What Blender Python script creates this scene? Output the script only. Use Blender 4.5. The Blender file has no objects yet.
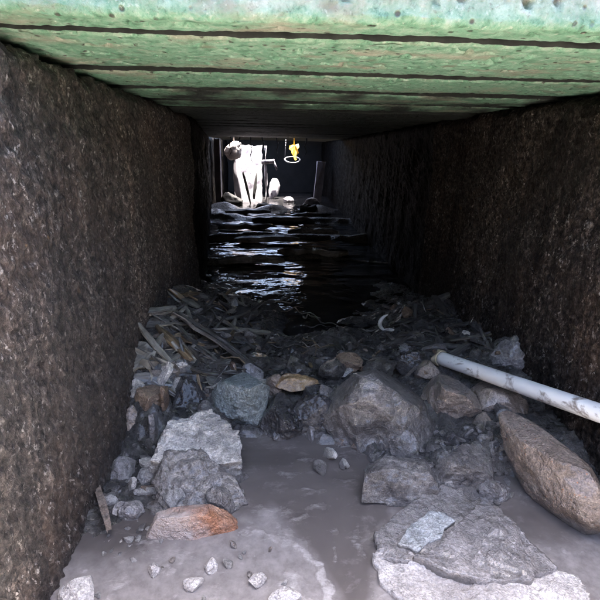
import bpy, bmesh, math, random
import numpy as np
from mathutils import Vector, Matrix, Euler

# ------------------------------------------------------------------ camera, sky, sun, exposure
scene = bpy.context.scene
R = math.radians
CAM = Vector((0.0, 0.0, 0.58))
YAW, PITCH, ROLL = R(3.4), R(18.3), R(1.1)
F_PX = 453.0                                     # focal length in photograph pixels (photo is 600 wide)
fwd = Vector((math.sin(YAW) * math.cos(PITCH), math.cos(YAW) * math.cos(PITCH), -math.sin(PITCH)))
rgt = fwd.cross(Vector((0, 0, 1))).normalized()
upv = rgt.cross(fwd).normalized()
rgt2 = rgt * math.cos(ROLL) + upv * math.sin(ROLL)
up2 = upv * math.cos(ROLL) - rgt * math.sin(ROLL)
cd = bpy.data.cameras.new('camera')
cam = bpy.data.objects.new('camera', cd)
scene.collection.objects.link(cam)
m3 = Matrix((rgt2, up2, -fwd)).transposed()
cam.matrix_world = Matrix.Translation(CAM) @ m3.to_4x4()
cd.sensor_width = 36.0
cd.lens = 36.0 * F_PX / 600.0
cd.clip_start = 0.02
cd.clip_end = 500.0
scene.camera = cam

SUN_ELEV, SUN_AZ = R(77), R(22)                  # sun ahead of the camera and a little to its right, over the roof
world = bpy.data.worlds.new('World'); scene.world = world
world.use_nodes = True
wn = world.node_tree
bg = wn.nodes['Background']
sky = wn.nodes.new('ShaderNodeTexSky'); sky.sky_type = 'NISHITA'; sky.sun_disc = False
sky.sun_elevation = SUN_ELEV; sky.sun_rotation = SUN_AZ
sky.air_density = 0.7; sky.dust_density = 3.0
wn.links.new(sky.outputs[0], bg.inputs[0]); bg.inputs[1].default_value = 0.15
sl = bpy.data.lights.new('sun', 'SUN'); sl.energy = 5.0; sl.angle = R(0.5); sl.color = (1.0, 0.94, 0.86)
sun = bpy.data.objects.new('sun', sl); scene.collection.objects.link(sun)
sdir = Vector((math.sin(SUN_AZ) * math.cos(SUN_ELEV), math.cos(SUN_AZ) * math.cos(SUN_ELEV), math.sin(SUN_ELEV)))
sun.rotation_euler = sdir.to_track_quat('Z', 'Y').to_euler()
sun.location = (0, 0, 6)
vs = scene.view_settings
vs.view_transform = 'Standard'; vs.look = 'None'; vs.gamma = 1.0; vs.use_curve_mapping = False
vs.exposure = 3.7
scene.cycles.use_denoising = True
scene.cycles.max_bounces = 5; scene.cycles.diffuse_bounces = 4; scene.cycles.glossy_bounces = 2
scene.cycles.caustics_reflective = False; scene.cycles.caustics_refractive = False
scene.cycles.use_adaptive_sampling = True; scene.cycles.adaptive_threshold = 0.035
scene.cycles.sample_clamp_indirect = 6.0

# ------------------------------------------------------------------ helpers
col = scene.collection
rng = np.random.default_rng(11)
random.seed(5)

def ray(px, py):
    return (fwd * F_PX + rgt2 * (px - 300.0) + up2 * (300.0 - py)).normalized()
def at_d(px, py, d):                             # the point seen there at distance d along the tunnel
    r = ray(px, py); return CAM + r * (d / r.y)
def at_z(px, py, z):                             # the point seen there at height z
    r = ray(px, py); return CAM + r * ((z - CAM.z) / r.z)

_p = np.random.default_rng(3).permutation(256); _p = np.concatenate([_p, _p, _p])
_g = np.random.default_rng(4).normal(size=(256, 3)); _g /= np.linalg.norm(_g, axis=1)[:, None]
def perlin(P):
    P = np.asarray(P, float); i = np.floor(P).astype(int); f = P - i; i &= 255
    u = f * f * f * (f * (f * 6 - 15) + 10)
    out = 0
    for dx in (0, 1):
        for dy in (0, 1):
            for dz in (0, 1):
                h = _p[_p[_p[i[:, 0] + dx] + i[:, 1] + dy] + i[:, 2] + dz]
                g = _g[h]
                d = (g * (f - np.array([dx, dy, dz]))).sum(1)
                w = (u[:, 0] if dx else 1 - u[:, 0]) * (u[:, 1] if dy else 1 - u[:, 1]) * (u[:, 2] if dz else 1 - u[:, 2])
                out = out + d * w
    return out * 1.5
def fbm(P, oct=4, gain=0.5):
    P = np.asarray(P, float); a, s, f = 0, 1.0, 1.0
    for k in range(oct):
        a = a + s * perlin(P * f + 17.3 * k); s *= gain; f *= 2.03
    return a
def ridged(P, oct=4):
    P = np.asarray(P, float); a, s, f = 0, 1.0, 1.0
    for k in range(oct):
        a = a + s * (1 - 2 * np.abs(perlin(P * f + 9.1 * k))); s *= .5; f *= 2.1
    return a

def mesh_np(name, V, F, smooth=True):
    me = bpy.data.meshes.new(name)
    V = np.asarray(V, np.float32); F = np.asarray(F, np.int32)
    n, k = F.shape
    me.vertices.add(len(V)); me.vertices.foreach_set('co', V.ravel())
    me.loops.add(n * k); me.loops.foreach_set('vertex_index', F.ravel())
    me.polygons.add(n); me.polygons.foreach_set('loop_start', np.arange(0, n * k, k, dtype=np.int32))
    me.polygons.foreach_set('use_smooth', np.full(n, smooth))
    me.update(calc_edges=True); me.validate()
    return me
def obj(name, me, mat=None, parent=None, loc=None, rot=None):
    o = bpy.data.objects.new(name, me); col.objects.link(o)
    if mat and me and not me.materials: me.materials.append(mat)
    if parent: o.parent = parent
    if loc is not None: o.location = loc
    if rot is not None: o.rotation_euler = rot
    return o
def tag(o, label, cat, group=None):
    o['label'] = label; o['category'] = cat
    if group: o['group'] = group
    return o
def empty(name, loc, label, cat, group=None):
    o = bpy.data.objects.new(name, None); col.objects.link(o); o.location = loc
    return tag(o, label, cat, group)
def grid_faces(nu, nv):
    a = np.arange((nu - 1) * nv).reshape(nu - 1, nv)[:, :-1].ravel()
    return np.stack([a, a + nv, a + nv + 1, a + 1], 1)
def bm_mesh(name, fn, smooth=False):
    bm = bmesh.new(); fn(bm)
    me = bpy.data.meshes.new(name); bm.to_mesh(me); bm.free()
    if smooth: me.polygons.foreach_set('use_smooth', [True] * len(me.polygons))
    return me
def box(bm, x0, x1, y0, y1, z0, z1):
    v = [bm.verts.new((x, y, z)) for z in (z0, z1) for y in (y0, y1) for x in (x0, x1)]
    for q in ((0, 2, 3, 1), (4, 5, 7, 6), (0, 1, 5, 4), (2, 6, 7, 3), (0, 4, 6, 2), (1, 3, 7, 5)):
        bm.faces.new([v[i] for i in q])

# ------------------------------------------------------------------ materials
def ramp(nt, fac, stops):
    r = nt.nodes.new('ShaderNodeValToRGB'); cr = r.color_ramp
    while len(cr.elements) < len(stops): cr.elements.new(0.5)
    for e, (p, c) in zip(cr.elements, stops):
        e.position = p; e.color = (*c, 1) if len(c) == 3 else c
    nt.links.new(fac, r.inputs[0]); return r.outputs[0]
def noise(nt, vec, scale, detail=6, rough=0.6, dist=0.0):
    n = nt.nodes.new('ShaderNodeTexNoise'); n.inputs['Scale'].default_value = scale
    n.inputs['Detail'].default_value = min(detail, 5); n.inputs['Roughness'].default_value = rough
    n.inputs['Distortion'].default_value = dist
    nt.links.new(vec, n.inputs['Vector']); return n.outputs[0]
def voro(nt, vec, scale, feature='F1', out='Distance'):
    n = nt.nodes.new('ShaderNodeTexVoronoi'); n.feature = feature; n.inputs['Scale'].default_value = scale
    nt.links.new(vec, n.inputs['Vector']); return n.outputs[out]
def mixc(nt, fac, a, b, mode='MIX'):
    n = nt.nodes.new('ShaderNodeMix'); n.data_type = 'RGBA'; n.blend_type = mode
    for s, v in ((0, fac), (6, a), (7, b)):
        if isinstance(v, (int, float)): n.inputs[s].default_value = v
        elif isinstance(v, tuple): n.inputs[s].default_value = (*v, 1)
        else: nt.links.new(v, n.inputs[s])
    return n.outputs[2]
def math_(nt, op, a, b=None):
    n = nt.nodes.new('ShaderNodeMath'); n.operation = op
    for i, v in enumerate((a, b)):
        if v is None: continue
        if isinstance(v, (int, float)): n.inputs[i].default_value = v
        else: nt.links.new(v, n.inputs[i])
    return n.outputs[0]
def coords(nt, space='Object', scale=(1, 1, 1), rnd=False):
    t = nt.nodes.new('ShaderNodeTexCoord')
    m = nt.nodes.new('ShaderNodeMapping'); m.inputs['Scale'].default_value = scale
    nt.links.new(t.outputs[space], m.inputs['Vector'])
    if rnd:
        i = nt.nodes.new('ShaderNodeObjectInfo')
        c = nt.nodes.new('ShaderNodeCombineXYZ')
        r = math_(nt, 'MULTIPLY', i.outputs['Random'], 37.0)
        for k in range(3): nt.links.new(r, c.inputs[k])
        nt.links.new(c.outputs[0], m.inputs['Location'])
    return m.outputs[0]
def new_mat(name):
    m = bpy.data.materials.new(name); m.use_nodes = True
    nt = m.node_tree; return m, nt, nt.nodes['Principled BSDF']
def bump(nt, b, h, strength=0.5, dist=0.004):
    n = nt.nodes.new('ShaderNodeBump'); n.inputs['Strength'].default_value = strength; n.inputs['Distance'].default_value = dist
    nt.links.new(h, n.inputs['Height']); nt.links.new(n.outputs[0], b.inputs['Normal'])
def wet(b, w=.6, r=.12):
    b.inputs['Coat Weight'].default_value = w; b.inputs['Coat Roughness'].default_value = r; b.inputs['Coat IOR'].default_value = 1.4
def link(nt, v, b, name):
    if isinstance(v, (int, float)): b.inputs[name].default_value = v
    else: nt.links.new(v, b.inputs[name])

def stone_mat(name, dark, mid, light, speck=(0.55, 0.52, 0.5), speck_amt=0.5, scale=1.0, rough=(0.25, 0.6), mud=None, mud_amt=0.5, silt=True):
    m, nt, b = new_mat(name)
    v = coords(nt, 'Object', (scale,) * 3, rnd=True)
    n1 = noise(nt, v, 14, 8, 0.62, 0.4); n2 = noise(nt, v, 90, 4, 0.7); n3 = noise(nt, v, 5, 5, 0.6)
    c = ramp(nt, n1, [(0.32, dark), (0.5, mid), (0.7, light)])
    g = ramp(nt, n2, [(0.3, (0.55, 0.55, 0.55)), (0.7, (1.25, 1.25, 1.25))])
    c = mixc(nt, 1.0, c, g, 'MULTIPLY'); c = mixc(nt, 1.0, c, (1.05, 1.0, .965), 'MULTIPLY')
    g2 = ramp(nt, noise(nt, v, 330, 2, .6), [(0.33, (0.68, 0.68, 0.68)), (0.67, (1.28, 1.28, 1.28))])
    c = mixc(nt, 1.0, c, g2, 'MULTIPLY')
    vo = voro(nt, v, 130)
    sm = ramp(nt, vo, [(0.10, (1, 1, 1)), (0.24, (0, 0, 0))])
    sg = ramp(nt, noise(nt, v, 22, 3), [(0.5, (0, 0, 0)), (0.66, (1, 1, 1))])
    sm2 = math_(nt, 'MULTIPLY', math_(nt, 'MULTIPLY', sm, sg), speck_amt)
    c = mixc(nt, sm2, c, speck)
    if mud:
        mf = ramp(nt, math_(nt, 'ADD', math_(nt, 'MULTIPLY', n3, .7), math_(nt, 'MULTIPLY', n1, .3)), [(0.62 - 0.3 * mud_amt, (0, 0, 0)), (0.74 - 0.3 * mud_amt, (0.8, 0.8, 0.8))])
        c = mixc(nt, mf, c, mud)
    # dried silt left up to the old water line
    gp = nt.nodes.new('ShaderNodeNewGeometry'); sz = nt.nodes.new('ShaderNodeSeparateXYZ'); nt.links.new(gp.outputs['Position'], sz.inputs[0])
    zl = math_(nt, 'ADD', math_(nt, 'MULTIPLY', sz.outputs[2], 14.0), math_(nt, 'MULTIPLY', n1, 1.0))
    if silt: c = mixc(nt, ramp(nt, zl, [(.52, (.75, .75, .75)), (.72, (0, 0, 0))]), c, mixc(nt, n2, (.13, .12, .118), (.30, .275, .27)))
    link(nt, c, b, 'Base Color')
    rr = ramp(nt, noise(nt, v, 30, 5), [(0.35, (rough[0],) * 3), (0.65, (rough[1],) * 3)])
    link(nt, rr, b, 'Roughness')
    h = math_(nt, 'ADD', math_(nt, 'MULTIPLY', n2, 0.9), math_(nt, 'MULTIPLY', noise(nt, v, 40, 8, 0.75), 1.0))
    bump(nt, b, h, 1.0, 0.010)
    wet(b, .7, .10)
    return m

M = {}
M['grey'] = stone_mat('grey_stone', (0.115, 0.105, 0.101), (0.203, 0.189, 0.182), (0.311, 0.29, 0.284), (0.675, 0.608, 0.581), .6, mud=(.105, .095, .09), mud_amt=0.35)
M['pale'] = stone_mat('pale_stone', (0.359, 0.34, 0.331), (0.646, 0.619, 0.592), (0.8, 0.8, 0.8), (0.8, 0.8, 0.8), .4, rough=(.35, .7), mud=(0.121, 0.109, 0.103), mud_amt=0.25)
M['slate'] = stone_mat('wet_slate', (0.152, 0.144, 0.147), (0.24, 0.229, 0.234), (0.352, 0.336, 0.344), (0.8, 0.736, 0.736), .35, rough=(.22, .5), scale=.7, mud=(.105, .095, .09), mud_amt=0.4)
M['blue'] = stone_mat('blue_grey_stone', (0.138, 0.165, 0.172), (0.261, 0.303, 0.309), (0.413, 0.461, 0.468), (0.688, 0.715, 0.715), .4, mud=(0.116, 0.105, 0.099), mud_amt=0.3)
M['dark'] = stone_mat('dark_stone', (0.025, 0.025, 0.028), (0.055, 0.052, 0.056), (0.11, 0.105, 0.11), (0.4, 0.38, 0.4), .5, rough=(.15, .5))
M['beige'] = stone_mat('beige_stone', (0.192, 0.15, 0.126), (0.336, 0.27, 0.228), (0.456, 0.384, 0.336), (0.66, 0.6, 0.552), .5, mud=(.105, .095, .09), mud_amt=0.35)
M['tan'] = stone_mat('tan_stone', (0.22, 0.13, 0.06), (0.4, 0.26, 0.13), (0.52, 0.38, 0.22), (0.6, 0.5, 0.4), .3)
M['rust'] = stone_mat('rust_stone', (.11, .085, .07), (.24, .19, .16), (.36, .30, .26), (.42, .17, .07), .9, mud=(.27, .15, .09), mud_amt=.2)
M['brick'] = stone_mat('broken_brick', (.22, .095, .05), (.40, .19, .11), (.48, .31, .23), (.7, .6, .55), .4, mud=(.50, .45, .43), mud_amt=.42, silt=False)
M['white'] = stone_mat('white_pebble', (0.36, 0.35, 0.35), (0.52, 0.51, 0.51), (0.66, 0.65, 0.66), (0.75, 0.74, 0.73), .3, scale=2, silt=False)
M['crust'] = stone_mat('bluish_crust', (.24, .27, .29), (.40, .43, .455), (.56, .58, .60), (.7, .7, .7), .3, mud=(.16, .15, .15), mud_amt=.3)
M['limy'] = stone_mat('limy_stone', (.42, .40, .40), (.58, .56, .56), (.72, .70, .70), (.75, .74, .73), .3, mud=(.30, .27, .265), mud_amt=.3, silt=False)
M['chip'] = stone_mat('stone_chip', (0.098, 0.0924, 0.0952), (0.21, 0.196, 0.196), (0.434, 0.42, 0.413), (0.77, 0.728, 0.7), .6, scale=2, rough=(.15, .5), mud=(.105, .095, .09), mud_amt=0.3)
M['bank'] = stone_mat('bank_chip', (0.048, 0.045, 0.045), (0.112, 0.105, 0.099), (0.27, 0.247, 0.225), (0.75, 0.69, 0.645), .6, scale=2, rough=(.15, .5))
M['card'] = stone_mat('soaked_board', (0.16, 0.11, 0.08), (0.25, 0.175, 0.125), (0.33, 0.245, 0.18), (0.4, 0.33, 0.27), .3)

def wood_mat(name, dark, mid, light, rough=(.3, .7)):
    m, nt, b = new_mat(name)
    v = coords(nt, 'Object', (1.0, 12.0, 12.0), rnd=True)
    n1 = noise(nt, v, 9, 6, .65, .5); n2 = noise(nt, coords(nt, 'Object', (1, 1, 1), True), 20, 5)
    c = ramp(nt, n1, [(.3, dark), (.5, mid), (.72, light)])
    c = mixc(nt, ramp(nt, n2, [(.48, (0, 0, 0)), (.62, (.75, .75, .75))]), c, dark)
    link(nt, c, b, 'Base Color')
    link(nt, ramp(nt, n2, [(.35, (rough[0],) * 3), (.65, (rough[1],) * 3)]), b, 'Roughness')
    bump(nt, b, n1, .9, .006)
    wet(b, .6, .12)
    return m
M['wood_dark'] = wood_mat('rotten_wood', (0.0261, 0.0247, 0.0247), (0.0725, 0.0667, 0.0638), (0.189, 0.174, 0.162), (.2, .6))
M['wood_tan'] = wood_mat('raw_wood', (0.0432, 0.0302, 0.019), (0.208, 0.143, 0.0821), (0.346, 0.259, 0.164))
M['wood_grey'] = wood_mat('weathered_wood', (.07, .062, .052), (.24, .22, .19), (.44, .41, .36))

def wall_mat(name='crusted_wall', k=1.0):
    m, nt, b = new_mat(name)
    v = coords(nt, 'Object', (1, 1, .7)); v1 = coords(nt, 'Object')
    n1 = noise(nt, v, 110, 8, .75, .3); n2 = noise(nt, v1, 4.5, 5, .6); n3 = noise(nt, v, 240, 5, .75)
    c = ramp(nt, n1, [(.34, (.010, .0085, .0075)), (.46, (.055, .044, .037)), (.57, (.15, .12, .102)), (.68, (.38, .32, .28))])
    c = mixc(nt, ramp(nt, n2, [(.45, (0, 0, 0)), (.7, (.6, .6, .6))]), c, mixc(nt, n1, (.03, .018, .012), (.22, .135, .09)))
    sp = ramp(nt, noise(nt, coords(nt, 'Object', (1, 1, .55)), 210, 3, .7), [(.55, (0, 0, 0)), (.63, (1, 1, 1))])
    sel = ramp(nt, noise(nt, v, 60, 2), [(.48, (0, 0, 0)), (.58, (1, 1, 1))])
    c = mixc(nt, math_(nt, 'MULTIPLY', sp, sel), c, (.60, .55, .50))
    sp2 = ramp(nt, voro(nt, v, 26), [(.06, (1, 1, 1)), (.12, (0, 0, 0))])
    c = mixc(nt, math_(nt, 'MULTIPLY', sp2, ramp(nt, noise(nt, v1, 9, 2), [(.6, (0, 0, 0)), (.66, (1, 1, 1))])), c, (.42, .24, .08))
    dr = noise(nt, coords(nt, 'Object', (1, 1, .06)), 16, 5, .7)
    c = mixc(nt, 1.0, c, ramp(nt, dr, [(.34, (.42, .40, .39)), (.5, (.95, .95, .95)), (.66, (1.35, 1.28, 1.2))]), 'MULTIPLY')
    c = mixc(nt, ramp(nt, noise(nt, v1, 3.2, 5, .65, .4), [(.46, (0, 0, 0)), (.6, (.62, .62, .62))]), c, mixc(nt, n1, (.010, .009, .008), (.085, .07, .06)))
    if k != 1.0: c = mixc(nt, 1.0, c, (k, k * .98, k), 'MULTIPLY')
    link(nt, c, b, 'Base Color')
    link(nt, ramp(nt, n3, [(.35, (.35,) * 3), (.65, (.8,) * 3)]), b, 'Roughness')
    bump(nt, b, math_(nt, 'ADD', n1, math_(nt, 'MULTIPLY', n3, .6)), 1.0, .012)
    if k > .6: wet(b, .35, .15)
    else: b.inputs['Specular IOR Level'].default_value = .05 if k < .2 else .1
    return m
M['wall'] = wall_mat('crusted_wall', .85); M['wall_shaded'] = wall_mat('shaded_wall', .6); M['wall_inner'] = wall_mat('deep_shade_wall', .08)  # right wall and inner walls darkened in colour for the light's falloff

def slab_mat(name='mossy_concrete', grime_shade=0.0):
    m, nt, b = new_mat(name)
    v = coords(nt, 'Object', (1, 1, 1), True); vs_ = coords(nt, 'Object', (1, 2.2, 2.2), True)
    n1 = noise(nt, v, 62, 8, .72, .2); n2 = noise(nt, vs_, 7, 6, .65, .3); n3 = noise(nt, v, 170, 5, .75)
    c = ramp(nt, n1, [(.30, (.05, .11, .065)), (.44, (.13, .285, .175)), (.58, (.225, .41, .28)), (.72, (.40, .54, .43))])
    c = mixc(nt, ramp(nt, n2, [(.52, (0, 0, 0)), (.66, (.75, .75, .75))]), c, mixc(nt, n1, (.20, .16, .12), (.46, .40, .32)))
    sep = nt.nodes.new('ShaderNodeSeparateXYZ'); t = nt.nodes.new('ShaderNodeTexCoord'); nt.links.new(t.outputs['Object'], sep.inputs[0])
    # the outer face pales upward; algae green only on its lowest few centimetres
    hz = math_(nt, 'ADD', math_(nt, 'MULTIPLY', sep.outputs[2], 11.0), math_(nt, 'MULTIPLY', n1, .9))
    wf = ramp(nt, hz, [(.42, (0, 0, 0)), (.95, (1, 1, 1))])
    wc = ramp(nt, noise(nt, v, 22, 7, .68), [(.38, (.10, .072, .052)), (.48, (.27, .23, .18)), (.62, (.42, .39, .325))])
    c = mixc(nt, wf, c, wc)
    # pock marks and dirt
    pv = noise(nt, v, 60, 2, .5)
    pk = ramp(nt, voro(nt, v, 62), [(.12, (1, 1, 1)), (.22, (0, 0, 0))])
    pk2 = math_(nt, 'MULTIPLY', pk, ramp(nt, noise(nt, v, 16, 3), [(.40, (0, 0, 0)), (.50, (.9, .9, .9))]))
    rg = ramp(nt, voro(nt, v, 21), [(.16, (.75, .75, .75)), (.30, (0, 0, 0))])
    c = mixc(nt, math_(nt, 'MULTIPLY', rg, ramp(nt, noise(nt, v, 7, 3), [(.5, (0, 0, 0)), (.6, (.8, .8, .8))])), c, (.20, .15, .11))
    c = mixc(nt, pk2, c, (.045, .038, .03))
    c = mixc(nt, ramp(nt, n3, [(.56, (0, 0, 0)), (.70, (.6, .6, .6))]), c, (.09, .085, .06))
    c = mixc(nt, ramp(nt, noise(nt, v, 150, 3, .6), [(.60, (0, 0, 0)), (.70, (.45, .45, .45))]), c, (.50, .52, .42))
    if grime_shade:   # bare concrete where algae thins, its colour darkened for the shade deeper in
        gm = ramp(nt, noise(nt, v, 9, 4), [(.62 - .5 * grime_shade, (0, 0, 0)), (.8 - .5 * grime_shade, (.97, .97, .97))])
        c = mixc(nt, gm, c, mixc(nt, n1, (.007, .008, .0075), (.045, .045, .04)))
    link(nt, c, b, 'Base Color')
    link(nt, ramp(nt, n1, [(.3, (.45,) * 3), (.7, (.8,) * 3)]), b, 'Roughness')
    bump(nt, b, math_(nt, 'SUBTRACT', math_(nt, 'ADD', n1, math_(nt, 'MULTIPLY', n3, .5)), pk2), .6, .006)
    return m
M['slab'] = slab_mat(); M['slab2'] = slab_mat('patchy_mossy_concrete', .45); M['slab3'] = slab_mat('shade_dark_concrete', .9)

def bed_mat():
    m, nt, b = new_mat('black_silt')
    v = coords(nt, 'Object')
    n1 = noise(nt, v, 18, 8, .65, .5); n2 = noise(nt, v, 90, 5, .7)
    c = ramp(nt, n1, [(.35, (0.0288, 0.0272, 0.0272)), (.52, (0.072, 0.0656, 0.0624)), (.7, (0.16, 0.144, 0.133))])
    sp = ramp(nt, voro(nt, v, 95), [(.13, (1, 1, 1)), (.24, (0, 0, 0))])
    c = mixc(nt, math_(nt, 'MULTIPLY', sp, ramp(nt, noise(nt, v, 25, 2), [(.52, (0, 0, 0)), (.62, (.7, .7, .7))])), c, (.32, .29, .26))
    link(nt, c, b, 'Base Color')
    link(nt, ramp(nt, n2, [(.35, (.12,) * 3), (.65, (.5,) * 3)]), b, 'Roughness')
    bump(nt, b, math_(nt, 'ADD', n1, n2), 1.0, .010)
    wet(b, .5, .18)
    return m
M['bed'] = bed_mat()

def water_mat():
    m, nt, b = new_mat('silty_water')
    v = coords(nt, 'Object'); vd = coords(nt, 'Object', (1, 1.6, 1))
    n1 = noise(nt, v, 3.2, 6, .6, .8); n2 = noise(nt, vd, 16, 8, .72, .3)
    c = ramp(nt, n1, [(.35, (.075, .064, .061)), (.55, (.115, .10, .095)), (.72, (.165, .145, .139))])
    c = mixc(nt, ramp(nt, n2, [(.54, (0, 0, 0)), (.68, (.5, .5, .5))]), c, (.23, .204, .197))
    at = nt.nodes.new('ShaderNodeAttribute'); at.attribute_name = 'scum'
    at2 = nt.nodes.new('ShaderNodeAttribute'); at2.attribute_name = 'silt'
    c = mixc(nt, math_(nt, 'MULTIPLY', at2.outputs['Fac'], .75), c, ramp(nt, noise(nt, v, 48, 5, .7, .1), [(.35, (.185, .165, .16)), (.65, (.30, .272, .265))]))
    fc = ramp(nt, noise(nt, v, 90, 5, .7), [(.35, (.30, .275, .268)), (.65, (.54, .505, .495))])
    fm = ramp(nt, math_(nt, 'ADD', at.outputs['Fac'], math_(nt, 'MULTIPLY', math_(nt, 'SUBTRACT', noise(nt, coords(nt, 'Object', (1, 2.2, 1)), 60, 5, .72, .8), .5), 2.2)), [(.40, (0, 0, 0)), (1.0, (.62, .62, .62))])
    c = mixc(nt, fm, c, fc)
    link(nt, c, b, 'Base Color')
    link(nt, math_(nt, 'ADD', ramp(nt, n2, [(.35, (.07,) * 3), (.7, (.3,) * 3)]), math_(nt, 'MULTIPLY', at.outputs['Fac'], .35)), b, 'Roughness')
    b.inputs['IOR'].default_value = 1.33
    bump(nt, b, math_(nt, 'ADD', noise(nt, v, 14, 3), math_(nt, 'MULTIPLY', noise(nt, v, 60, 2), .15)), .25, .006)
    return m
M['water'] = water_mat()
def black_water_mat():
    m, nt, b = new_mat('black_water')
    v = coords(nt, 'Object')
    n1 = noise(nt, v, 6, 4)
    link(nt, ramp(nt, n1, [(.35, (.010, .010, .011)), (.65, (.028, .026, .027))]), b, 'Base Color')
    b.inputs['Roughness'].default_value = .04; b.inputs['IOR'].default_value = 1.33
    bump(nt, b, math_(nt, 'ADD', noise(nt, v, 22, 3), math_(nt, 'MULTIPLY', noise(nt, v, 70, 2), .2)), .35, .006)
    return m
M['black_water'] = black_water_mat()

def plain(name, c1, c2, scale, rough, bs=.3, bd=.002, det=5, spec=.5):
    m, nt, b = new_mat(name)
    v = coords(nt, 'Object', (1, 1, 1), True)
    n = noise(nt, v, scale, det, .6)
    link(nt, ramp(nt, n, [(.35, c1), (.65, c2)]), b, 'Base Color')
    b.inputs['Roughness'].default_value = rough; b.inputs['Specular IOR Level'].default_value = spec
    bump(nt, b, n, bs, bd)
    return m
M['foam'] = plain('scum_foam', (.36, .34, .342), (.54, .52, .525), 60, .6, .3, .002)
M['concrete'] = plain('pale_render', (.60, .58, .54), (.78, .76, .73), 3, .8)
M['bounce_apron'] = plain('bounce_concrete', (.60, .58, .55), (.74, .72, .69), 5, .7)
M['grime_shade'] = plain('joint_grime', (.006, .007, .006), (.02, .022, .018), 40, .9)
M['added_backwall'] = plain('added_wall_render', (.09, .08, .072), (.15, .135, .12), 3, .9)
M['soil'] = plain('soil', (.12, .09, .06), (.22, .17, .12), 6, .95, .8, .02)
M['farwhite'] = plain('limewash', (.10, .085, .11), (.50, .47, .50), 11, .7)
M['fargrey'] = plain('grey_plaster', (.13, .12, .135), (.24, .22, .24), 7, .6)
M['farblack'] = plain('shade_black', (.006, .005, .005), (.016, .014, .013), 7, .8)  # near-black colour stands in for unlit depth and backlit shapes
M['yellow'] = plain('yellow_plastic', (.62, .36, .03), (.75, .47, .06), 20, .4)
M['foamlump'] = plain('pinkish_foam', (.50, .42, .38), (.68, .60, .55), 30, .8, .8, .01)
M['steel'] = plain('dull_steel', (.10, .10, .11), (.30, .30, .32), 20, .35)
M['scrap_white'] = plain('white_plastic', (.62, .62, .60), (.78, .78, .76), 40, .35)
M['cream'] = plain('cream_plastic', (.40, .33, .22), (.58, .50, .36), 60, .5)
M['scrap_blue'] = plain('pale_blue_plastic', (.28, .36, .40), (.42, .50, .54), 40, .4)

def pipe_mat():
    m, nt, b = new_mat('mud_spattered_plastic')
    v = coords(nt, 'Object', (1.0, 1.0, .8))
    n1 = noise(nt, v, 20, 6, .68, .5)
    c = ramp(nt, noise(nt, v, 12, 3), [(.3, (.70, .67, .65)), (.7, (.82, .80, .78))])
    c = mixc(nt, ramp(nt, n1, [(.52, (0, 0, 0)), (.60, (.85, .85, .85))]), c, (.17, .13, .105))
    link(nt, c, b, 'Base Color'); b.inputs['Roughness'].default_value = .42
    bump(nt, b, n1, .3, .002)
    return m
M['pipe'] = pipe_mat()

# ------------------------------------------------------------------ layout of the culvert
XL, XR = -0.302, 0.61                             # wall faces near the mouth
ZC = 0.70                                        # underside of the covering slabs
Y_MOUTH = 0.56
Y_END = 4.95                                     # where the roof is open again
def xl(y):
    return XL - np.clip((np.asarray(y) - 1.9) / 3.0, 0, 1) * 0.36
def xr(y):
    return XR + np.clip((np.asarray(y) - 2.2) / 3.0, 0, 1) * 0.06

ANCH = np.array([
    (-.05, .30, -.06), (.3, .3, -.05), (.05, .55, -.05), (.10, .75, -.05), (-.05, .85, -.04), (.0, .70, -.05), (-.2, .45, -.03), (-.27, .6, -.01),
    (-.27, .72, .00), (-.2, .80, .0), (-.27, .86, .06), (-.28, .95, .15), (-.28, 1.05, .19), (-.2, .98, .12), (-.12, 1.0, .085), (-.1, .90, .03), (-.2, .88, .05),
    (-.28, 1.3, .18), (-.2, 1.25, .13), (-.28, 1.7, .06), (-.1, 1.2, .08), (-.08, 1.45, .03), (-.2, 1.55, .07), (-.3, 2.1, .0), (-.1, 1.8, -.02),
    (.02, 1.0, .022), (.02, 1.15, .04), (.0, 1.3, .02), (.1, 1.2, .05), (.1, 1.4, -.03), (.15, 1.6, -.04), (.25, 1.25, .05),
    (.25, .95, .03), (.2, .8, .01), (.3, .72, .015), (.4, .6, -.05), (.5, .5, -.05), (.3, .5, -.05), (.45, .8, .045), (.4, 1.0, .06), (.45, 1.15, .075), (.58, 1.1, .08), (.35, 1.25, .05),
    (.5, 1.4, .055), (.58, 1.5, .075), (.3, 1.45, -.01), (.45, 1.65, .0), (.58, 1.9, .0), (.3, 1.8, -.03), (.2, 2.2, -.03), (.5, 2.3, -.03),
    (0, 2.6, -.02), (.55, 3, -.01), (-.3, 2.8, .0), (.1, 3.4, -.015), (0, 4.2, -.01), (.4, 4.6, .0), (-.4, 4.4, .03), (0, 5.2, -.01), (.5, 5.6, .0), (-.4, 5.6, .0), (0, 6.5, -.02), (0, 8, -.02),
    (0, -.5, -.05), (0, -1.4, -.05), (1, -.5, -.05), (-1, -.5, -.05)])
def bed_base(x, y):
    x = np.asarray(x, float).ravel(); y = np.asarray(y, float).ravel()
    d2 = (x[:, None] - ANCH[None, :, 0]) ** 2 + (y[:, None] - ANCH[None, :, 1]) ** 2
    w = 1.0 / (d2 + .0012) ** 1.6
    return (w * ANCH[None, :, 2]).sum(1) / w.sum(1)
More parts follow.
